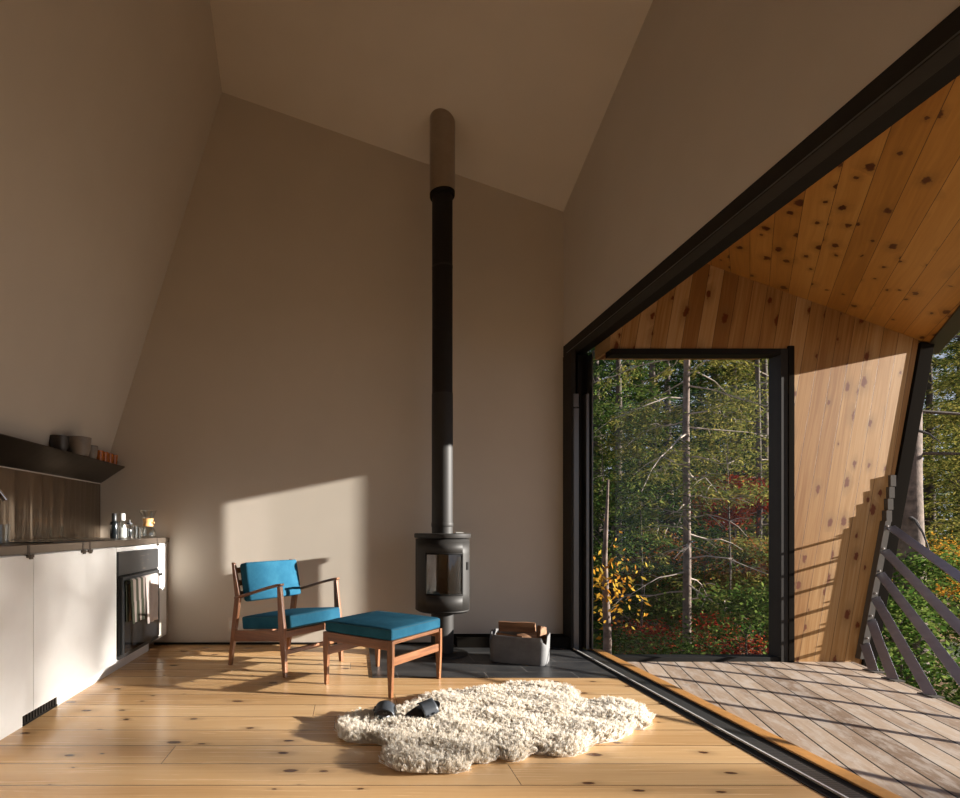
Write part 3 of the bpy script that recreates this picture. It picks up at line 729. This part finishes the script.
cushion(OL+.03,OW+.02,.068,.016,'seat_cushion',ot,loc=(OL/2,OW/2,.370))

# ---------------------------------------------------------------- sheepskin
crop = [(60,172),(75,150),(110,134),(150,128),(182,130),(215,126),(250,118),(290,94),(350,78),(410,78),(450,68),(500,66),(535,55),(580,58),(620,57),(670,60),(705,68),(722,88),(728,104),(760,103),(800,98),(850,104),(890,118),(915,134),(921,158),(905,168),(880,168),(860,186),(830,200),(790,206),(752,210),(742,232),(715,242),(680,245),(630,238),(590,236),(575,252),(545,258),(505,248),(470,262),(430,262),(420,282),(385,290),(320,289),(260,288),(215,282),(190,264),(184,242),(196,218),(160,206),(120,206),(80,202),(62,190)]
out = np.array([fl(310+x/2.667, 660+y/2.667, .035) for x,y in crop])
ctr = out.mean(0)
from mathutils import geometry as G
def inside(p, poly):
    x, y = p[:,0], p[:,1]; c = np.zeros(len(p), bool); n_ = len(poly)
    for i in range(n_):
        x1,y1 = poly[i]; x2,y2 = poly[(i+1) % n_]
        cond = ((y1 > y) != (y2 > y)); xi = (x2-x1)*(y-y1)/(y2-y1+1e-12)+x1
        c ^= cond & (x < xi)
    return c
def edged(p, poly):
    dmin = np.full(len(p), 9.)
    for i in range(len(poly)):
        a = poly[i]; b_ = poly[(i+1) % len(poly)]; ab = b_-a
        t_ = np.clip(((p-a)@ab)/(ab@ab+1e-12), 0, 1); dd_ = np.linalg.norm(p-(a+t_[:,None]*ab), axis=1); dmin = np.minimum(dmin, dd_)
    return dmin
rug = thing('sheepskin_rug', 'cream long-pile sheepskin rug on the floor before the hearth', 'rug', (ctr[0], ctr[1], 0))
shr = out-ctr
hide = MB().prism([(x*.96,y*.94,.001) for x,y in shr], (0,0,.012)).build('hide','wool',rug)
def lobes(p):
    return .004*np.sin(p[:,0]*21+1.3*np.sin(p[:,1]*17))+.004*np.sin(p[:,1]*27+p[:,0]*9)
lo_, hi_ = shr.min(0), shr.max(0)
cl = rng.uniform(lo_, hi_, (17000,2)); cl = cl[inside(cl, shr*.975)]
nS = 110000
P0 = rng.uniform(lo_, hi_, (nS*2,2)); P0 = P0[inside(P0, shr*.97)][:nS]; nS = len(P0)
# nearest clump by grid hashing in chunks
near = np.empty(nS, int)
for s_ in range(0, nS, 4000):
    q = P0[s_:s_+4000]; near[s_:s_+4000] = ((q[:,None,:]-cl[None])**2).sum(2).argmin(1)
cc = cl[near]; ed = edged(P0, shr)
hgt = .050*np.clip(ed/.05, .35, 1)**.6 + lobes(P0)*np.clip(ed/.08,0,1) + rng.normal(0,.0018,nS)
ch_ = rng.normal(0,.0028,len(cl))[near]; lean = rng.normal(0,.012,(len(cl),2))[near]
outd = P0-cc*0; 
outward = np.zeros_like(P0)
# strands near the border fall outwards
nb = (1-np.clip(ed/.07,0,1))[:,None]
cen = P0/np.maximum(np.linalg.norm(P0,axis=1,keepdims=True),1e-6)
tip = P0+(cc-P0)*.45+lean+rng.normal(0,.004,(nS,2))+nb*cen*.016
mid = (P0+tip)/2+rng.normal(0,.004,(nS,2))
w_ = rng.uniform(.0009,.0018,nS); an = rng.uniform(0,math.pi,nS); wx = np.cos(an)*w_; wy = np.sin(an)*w_
zt_ = np.maximum(.016, hgt+ch_); 
V = np.zeros((nS,6,3))
for k,(pp,zz,ww) in enumerate(((P0, np.full(nS,.008), 1.0), (mid, zt_*.62, 1.1), (tip, zt_, .45))):
    V[:,2*k,0] = pp[:,0]-wx*ww; V[:,2*k,1] = pp[:,1]-wy*ww; V[:,2*k,2] = zz
    V[:,2*k+1,0] = pp[:,0]+wx*ww; V[:,2*k+1,1] = pp[:,1]+wy*ww; V[:,2*k+1,2] = zz
b0 = np.arange(nS)[:,None]*6
Fq = np.concatenate([b0+np.array([[0,1,3,2]]), b0+np.array([[2,3,5,4]])], 0)
pile = npmesh('wool_pile', V.reshape(-1,3), Fq, 4, M['wool'], rug); pile['kind'] = 'stuff'

# slide sandals on the rug
def sandal(loc, rz, tilt, roll, label):
    t = thing('slide_sandal', label, 'sandal', loc); t.rotation_euler = (roll, tilt, rz)
    n_ = 28; out_ = []
    for k in range(n_):
        a = 2*math.pi*k/n_; x = math.cos(a)*.115; y = math.sin(a)*(.044+.008*math.cos(a))
        out_.append((x,y))
    mb = MB(); mb.loft([[(x*.97,y*.95,0) for x,y in out_],[(x,y,.006) for x,y in out_],[(x,y,.018) for x,y in out_],[(x*.97,y*.94,.024) for x,y in out_],[(x*.8,y*.75,.021) for x,y in out_]])
    mb.build('sole','rubber',t,smooth=True)
    mb = MB(); m1 = 15
    for i in range(9):
        u_ = i/8; x = -.0+.085*u_
        for k in range(m1):
            a = math.pi*k/(m1-1); hh = .052-.016*u_; ww = .052-.006*u_
            mb.v.append((x, math.cos(a)*ww, .012+math.sin(a)**.8*hh))
    for i in range(8):
        for k in range(m1-1): mb.f.append((i*m1+k,(i+1)*m1+k,(i+1)*m1+k+1,i*m1+k+1))
    o = mb.build('strap','leatherg',t,smooth=True); s_ = o.modifiers.new('s','SOLIDIFY'); s_.thickness=.005
    for x in (.018,.052): 
        MB().box(x-.006,x+.006,-.058,-.05,.028,.042).build('buckle','rubber',t,.002)
    return t
p_ = fl(386,716,.03); sandal((p_[0],p_[1]+.01,.040), R(-100), R(2), R(0), 'dark slate slide sandal seen end-on, left one on the sheepskin')
p_ = fl(421,719,.03); sandal((p_[0],p_[1],.062), R(15), R(-20), R(42), 'black slide sandal tipped on its side, right one on the sheepskin').scale = (.95,.8,.72)

# ---------------------------------------------------------------- forest
GZ = -1.5
def gz(x, y): return GZ-.02*(x-4)+.18*math.sin(x*.5)*math.cos(y*.37)+max(0,(y-14))*.04
gm = MB(); nx, ny = 46, 46
for i in range(nx+1):
    for j in range(ny+1):
        x = -6+70*i/nx; y = -26+76*j/ny; gm.v.append((x,y,gz(x,y)))
gm.f = [(i*(ny+1)+j,(i+1)*(ny+1)+j,(i+1)*(ny+1)+j+1,i*(ny+1)+j+1) for i in range(nx) for j in range(ny)]
S(gm.build('forest_ground','ground',smooth=True), 'forest floor covered in leaf litter below the deck', 'ground')
def leaves(pos, dirs, ln_, wd, name, mat, parent):
    n_ = len(pos); d_ = dirs/np.maximum(np.linalg.norm(dirs,axis=1,keepdims=True),1e-6)
    rv = rng.normal(0,1,(n_,3)); s_ = np.cross(d_, rv); s_ /= np.maximum(np.linalg.norm(s_,axis=1,keepdims=True),1e-6)
    l_ = ln_*rng.uniform(.6,1.3,n_)[:,None]; w1 = wd*rng.uniform(.6,1.3,n_)[:,None]
    V = np.stack([pos, pos+d_*l_*.45+s_*w1*.5, pos+d_*l_, pos+d_*l_*.45-s_*w1*.5],1).reshape(-1,3)
    return npmesh(name, V, np.arange(n_*4).reshape(-1,4), 4, mat, parent)
def conifer_mesh(root, h, Rb, zb, nb, per, ln_, wd, mat, tmat, tr, droop=.25, bare=0):
    pos = []; dr = []; tm = MB()
    tm.tube([(0,0,-.4),(tr*.3,0,h*.3),(-.2*tr,.1*tr,h*.65),(0,0,h)],[tr*1.15,tr*.95,tr*.6,tr*.08],10)
    for k in range(nb):
        z = zb+(h-zb)*((k+random.random())/nb); fr_ = (z-zb)/(h-zb)
        Lb = Rb*(1-fr_)**.75*random.uniform(.65,1.12)+.15
        az = k*2.39996+random.uniform(-.4,.4); dv = np.array([math.cos(az),math.sin(az),0]); sd = np.array([-dv[1],dv[0],0])
        up0 = random.uniform(-.05,.3)*(1 if fr_ > .4 else .3); dp = droop*random.uniform(.6,1.5)
        m_ = int(per*(.35+Lb/Rb)); s_ = rng.uniform(.12,1,m_)**.8; u_ = rng.uniform(-1,1,m_)
        wid = (.42*Lb*(1-s_)**.8+.06)
        tw = np.round(s_*14)/14+rng.normal(0,.008,m_)          # twig rows
        p = dv*(tw*Lb)[:,None]+sd*(u_*wid)[:,None]+dv*(np.abs(u_)*wid*.6)[:,None]
        p[:,2] += z+up0*tw*Lb-dp*Lb*tw**2-.25*np.abs(u_)*wid+rng.normal(0,.03,m_)
        pos.append(p); dd_ = dv*.6+sd*np.sign(u_)[:,None]*.8+np.array([0,0,-.35])+rng.normal(0,.35,(m_,3)); dr.append(dd_)
        q = [tuple(dv*(t_*Lb)+np.array([0,0,z+up0*t_*Lb-dp*Lb*t_*t_])) for t_ in (0,.35,.7,1)]
        tm.tube(q,[max(.006,tr*.14*(1-fr_)),.007,.005,.002],4)
    tm.build('trunk', tmat, root, smooth=True)
    leaves(np.concatenate(pos), np.concatenate(dr), ln_, wd, 'foliage', mat, root)
def leafy_mesh(root, h, Rb, n, ln_, wd, mat, tmat, tr, z0=.3, clumps=26, flat=.6):
    tm = MB(); tm.tube([(0,0,-.3),(.04,0,h*.4),(0,.03,h*.85)],[tr,tr*.7,tr*.25],6)
    pos = []; dr = []
    for k in range(clumps):
        a = random.uniform(0,6.28); rr_ = Rb*math.sqrt(random.random()); z = z0+(h-z0)*random.random(); rr_ *= math.sin(math.pi*min(.95,max(.12,(z-z0)/(h-z0)*.8+.15)))
        c = np.array([rr_*math.cos(a), rr_*math.sin(a), z]); m_ = n//clumps
        p = rng.normal(0,1,(m_,3))*np.array([.2*Rb+.05,.2*Rb+.05,.10*Rb*flat+.03])+c
        pos.append(p); dr.append(rng.normal(0,1,(m_,3))*np.array([1,1,.5])+np.array([0,0,-.2]))
        tm.tube([(0,0,max(0,z-rr_*.7)),tuple(c*np.array([.5,.5,1])-np.array([0,0,rr_*.2])),tuple(c)],[tr*.35,tr*.22,.003],4)
    tm.build('trunk', tmat, root, smooth=True); leaves(np.concatenate(pos), np.concatenate(dr), ln_, wd, 'foliage', mat, root)
def place(px, Y): return ((px-353)/F*Y, Y)
# prototypes
protos = []
BG = 'dense conifers in the forest background'
lab = {'dark': 'dark green conifer deep in the forest behind the deck', 'mid': 'mid green conifer standing in the forest behind the deck', 'olive': 'yellow green conifer catching sun in the forest behind the deck'}
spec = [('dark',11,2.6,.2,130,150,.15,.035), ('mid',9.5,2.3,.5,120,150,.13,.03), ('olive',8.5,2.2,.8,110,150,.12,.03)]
hills = [ # px, Y, kind, scale
 (596,14,0,1.0),(540,15,0,1.1),(505,19,1,1.3),(565,24,0,1.6),(520,27,0,1.8),(470,23,2,1.4),(450,33,0,2.0),(640,16,0,1.15),(668,13.0,0,.8),(735,15,2,1.0),(765,12.5,2,.95),(715,19,0,1.2),(600,20,1,1.2),(655,22,0,1.35),(775,20,1,1.3),(700,25,1,1.5),(820,18,0,1.2),
 (618,11,1,.8),(790,26,0,1.5),(740,30,0,1.8),(860,22,1,1.4),(930,17,2,1.1),(960,23,1,1.4),(905,28,0,1.7),(985,14,2,1.0),(1010,19,0,1.3),(1060,16,1,1.1),(845,34,0,2.0),(780,40,1,2.2)]
made = {}
for px, Y, kd, sc in hills:
    key = spec[kd][0]; x, y = place(px, Y)
    if kd not in made:
        t = thing('conifer_tree', lab[key], 'tree', group=key+' conifers in the background'); s_ = spec[kd]
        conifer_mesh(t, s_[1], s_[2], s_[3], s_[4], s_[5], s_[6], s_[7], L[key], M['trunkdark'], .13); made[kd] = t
    else: t = dup(made[kd])
    t.location = (x, y, gz(x,y)); t.scale = (sc,sc,sc); t.rotation_euler = (0,0,random.uniform(0,6.28))
# the slender tree in the middle of the end window
x, y = place(686.5, 8.8)
t = thing('slender_spruce', 'slender sunlit trunk with bare twigs in the middle of the end window', 'tree', (x,y,gz(x,y)))
tm = MB(); hT = 9.5
tm.tube([(0,0,-.2),(.01,0,2.2),(-.01,0,4.2),(.015,0,6),(0,0,hT)],[.066,.055,.048,.04,.015],14); tm.build('trunk','trunk',t,smooth=True)
bm_ = MB(); lp = []; ldv = []
for k in range(46):
    z = 1.5+k*.125+random.uniform(-.05,.05); az = k*2.4+random.uniform(-.3,.3); Lb = random.uniform(.5,1.9); dv = Vector((math.cos(az),math.sin(az),0))
    up = random.uniform(-.25,.15); dp = random.uniform(.05,.4)
    q = [dv*(Lb*s_)+Vector((0,0,z+up*Lb*s_-dp*Lb*s_*s_))+Vector((0,0,.03*math.sin(s_*9+k))) for s_ in (0,.2,.4,.6,.8,1)]
    bm_.tube(q,[.014,.011,.009,.007,.005,.003],5)
    for j in range(5):
        s_ = random.uniform(.35,.95); i_ = int(s_*5); b0_ = q[i_]; sd = Vector((-dv.y,dv.x,0))*random.choice((-1,1))
        e_ = b0_+dv*.15+sd*random.uniform(.12,.4)+Vector((0,0,random.uniform(-.25,.05)))
        bm_.tube([b0_,(b0_+e_)/2+Vector((0,0,.03)),e_],[.005,.004,.002],4)
        if z > 3.2 or k % 3 == 0:
            for _ in range(40 if z > 3 else 22): 
                w2 = random.random(); pp = b0_.lerp(e_, w2)+Vector((random.gauss(0,.05),random.gauss(0,.05),random.gauss(-.03,.04))); lp.append(tuple(pp)); ldv.append((sd.x+random.gauss(0,.5),sd.y+random.gauss(0,.5),-.5+random.gauss(0,.3)))
bm_.build('branch','twig',t,smooth=True); leaves(np.array(lp),np.array(ldv),.085,.022,'foliage',L['olive'],t)
# left small tree with golden leaves
x, y = place(606, 7.6)
t = thing('young_maple', 'young tree with golden leaves at the left side of the end window', 'tree', (x,y,gz(x,y)))
MB().tube([(0,0,-.2),(.02,0,1.2),(-.02,0,2.2),(.03,0,3.3)],[.062,.052,.035,.012],12).build('trunk','trunk',t,smooth=True)
pz = []; dz_ = []
for _ in range(230):
    a = random.uniform(0,6.28); r_ = random.uniform(.05,.55); pz.append((r_*math.cos(a),r_*math.sin(a)*.7,1.75+random.gauss(.2,.28)-.2*r_)); dz_.append((random.gauss(0,1),random.gauss(0,1),-.8))
leaves(np.array(pz),np.array(dz_),.085,.04,'foliage',L['gold'],t)
# thick trunk right of the column
x, y = place(909, 8.0)
t = thing('thick_trunk_tree', 'thick grey tree trunk just right of the leaning column', 'tree', (x,y,gz(x,y)))
MB().tube([(0,0,-.3),(.02,0,1.2),(-.03,0,3),(.0,0,8)],[.22,.175,.16,.12],18).build('trunk','trunk',t,smooth=True)
bq = MB(); 
for k in range(14):
    z = 2.6+.3*k; az = random.uniform(0,6.28); Lb = random.uniform(1,2.4); dv = Vector((math.cos(az),math.sin(az),0))
    bq.tube([dv*(Lb*s_)+Vector((0,0,z-.3*Lb*s_*s_)) for s_ in (0,.33,.66,1)],[.03,.02,.012,.004],6)
bq.build('branch','trunkdark',t,smooth=True)
# other thin trunks
for px, Y, r_, lb in ((868,12,.07,'thin dark trunk glimpsed beyond the leaning column'),(757,11,.05,'thin dark trunk near the right side of the end window'),(652,12.5,.08,'dark trunk in the shade left of the slender spruce')):
    x, y = place(px, Y); t = thing('bare_trunk_tree', lb, 'tree', (x,y,gz(x,y)))
    MB().tube([(0,0,-.3),(.05,0,3),(-.03,0,8)],[r_*1.2,r_,r_*.6],10).build('trunk','trunkdark' if px != 637 else 'trunk',t,smooth=True)
    bq = MB()
    for k in range(22):
        z = .8+.25*k; az = random.uniform(0,6.28); Lb = random.uniform(.4,1.5); dv = Vector((math.cos(az),math.sin(az),0)); up = random.uniform(-.3,.3)
        bq.tube([dv*(Lb*s_)+Vector((0,0,z+up*Lb*s_-.2*Lb*s_*s_)) for s_ in (0,.33,.66,1)],[.012,.009,.006,.003],4)
    bq.build('branch','twig',t,smooth=True)
# shrubs and undergrowth
shr_ = [ # px, Y, base offset z, h, R, colour, n, label
 (650,12.0,1.35,1.0,1.0,'rust','rust coloured shrub crown behind the slender trunk'),
 (735,11.0,2.6,.9,.7,'red','red leaved branch high at the right of the end window'),
 (648,9.5,0.25,.8,.6,'red','low red shrub left of the slender trunk foot'),
 (718,9.0,0.35,.75,.7,'red','low red shrub right of the slender trunk'),
 (745,10.5,1.3,.9,.8,'rust','rust shrub at the right side of the end window'),
 (745,7.6,.0,1.7,.9,'green','green leafy bush low at the right of the end window'),
 (620,8.4,.0,1.1,.7,'mid','dark green bush low at the left of the end window'),
 (665,8.2,-.1,1.25,.8,'green','green bush at the foot of the slender trunk'),
 (705,10.2,.6,1.6,1.2,'mid','mid green bush behind the slender trunk'),
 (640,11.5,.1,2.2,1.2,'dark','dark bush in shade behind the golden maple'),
 (770,10,.8,1.6,1.0,'olive','olive bush behind the right frame of the end window'),
 (900,6.0,-.3,1.9,.55,'green','fresh green sapling behind the lower rails'),
 (930,7.5,.2,1.9,1.0,'green','green bush behind the upper rails'),
 (975,9.5,.5,2.2,1.4,'olive','olive bush at the right edge of the photo'),
 (945,12,1.2,1.2,1.2,'gold','golden shrub seen beyond the rails'),
 (965,10.0,3.2,1.4,1.0,'olive','yellow green crown high at the right edge'),
 (950,5.2,.35,.45,.28,'rust','orange leaved sprig just below the deck edge'),
 (985,7,-.1,1.4,1.0,'mid','mid green bush at the lower right edge'),
 (603,9.2,2.0,2.6,1.0,'mid','mid green young tree top at the left edge of the end window'),
 (640,9.8,3.2,1.4,.8,'olive','yellow green branch tips high left of the slender trunk'),
 (728,9.4,3.0,1.8,.9,'olive','yellow green branch tips high right of the slender trunk'),
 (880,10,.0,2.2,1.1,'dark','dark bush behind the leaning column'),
]
for px, Y, zo, h, Rb, kd, lb in shr_:
    x, y = place(px, Y); t = thing('forest_shrub', lb, 'shrub', (x,y,gz(x,y)+max(0,zo)*0))
    big = .085 if kd in ('mid','dark','olive') else .065
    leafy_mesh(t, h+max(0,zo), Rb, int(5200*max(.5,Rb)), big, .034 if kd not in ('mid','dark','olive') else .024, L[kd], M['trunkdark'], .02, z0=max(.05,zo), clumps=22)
# unseen tree added on the sunny side, its crown shaped to shade the cabinets
def shade_tree(x, y, zb, zt_, Rx, Ry, n, lb):
    t = thing('added_shade_tree', lb, 'tree', (x,y,gz(x,y))); g = gz(x,y)
    tm = MB().tube([(0,0,-.3),(0,0,zb-g),(0,0,zt_-g)],[.11,.09,.03],10)
    P_ = rng.uniform(-1,1,(n*2,3)); P_ = P_[(P_[:,0]**4+P_[:,1]**4) < 1][:n]
    P_[:,0] *= Rx; P_[:,1] *= Ry; P_[:,2] = zb-g+(P_[:,2]*.5+.5)*(zt_-zb)
    for k in range(16):
        q = P_[k*7]; tm.tube([(0,0,max(zb-g-.2,q[2]-.5)),tuple(q)],[.03,.006],5)
    tm.build('trunk','trunkdark',t,smooth=True)
    leaves(P_, rng.normal(0,1,P_.shape), .12, .09, 'foliage', L['green'], t)
SHADE_N = 9000
shade_tree(45, -4.7, 10.36, 13.7, 1.5, 1.6, SHADE_N, 'tall leafy tree added far out of frame on the sunny side to shade the cabinets')

# ---------------------------------------------------------------- light, sky, camera
SUN = Vector((-6.3, 1.0, -1.40)).normalized()
ld = bpy.data.lights.new('sun', 'SUN'); ld.energy = 18.5; ld.angle = R(.55); ld.color = (1,.94,.86)
lo2 = bpy.data.objects.new('sun', ld); C.objects.link(lo2); lo2.rotation_euler = SUN.to_track_quat('-Z','Y').to_euler()
wd_ = bpy.data.worlds.new('sky'); SC.world = wd_; wd_.use_nodes = True
nt = wd_.node_tree; bg = nt.nodes['Background']; tc = nt.nodes.new('ShaderNodeTexCoord'); sp = nt.nodes.new('ShaderNodeSeparateXYZ'); rp = nt.nodes.new('ShaderNodeValToRGB')
nt.links.new(tc.outputs['Generated'], sp.inputs[0]); nt.links.new(sp.outputs[2], rp.inputs[0]); nt.links.new(rp.outputs[0], bg.inputs[0])
rp.color_ramp.elements[0].color = (.75,.80,.90,1); rp.color_ramp.elements[1].color = (.20,.36,.75,1)
bg.inputs[1].default_value = .75
cd = bpy.data.cameras.new('camera'); cam = bpy.data.objects.new('camera', cd); C.objects.link(cam); SC.camera = cam
cam.location = (0,0,1); cam.rotation_euler = (R(90),0,0); cd.sensor_width = 36; cd.lens = 567/960*36
cd.shift_x = (480-353)/960; cd.shift_y = (527.5-399)/960; cd.clip_start = .05; cd.clip_end = 300
SC.view_settings.view_transform = 'Standard'; SC.view_settings.look = 'None'; SC.view_settings.exposure = 0; SC.view_settings.gamma = 1
SC.view_settings.use_curve_mapping = False
try:
    SC.cycles.use_denoising = True; SC.cycles.max_bounces = 10; SC.cycles.diffuse_bounces = 6; SC.cycles.transparent_max_bounces = 16
    SC.cycles.sample_clamp_indirect = 8
except Exception: pass
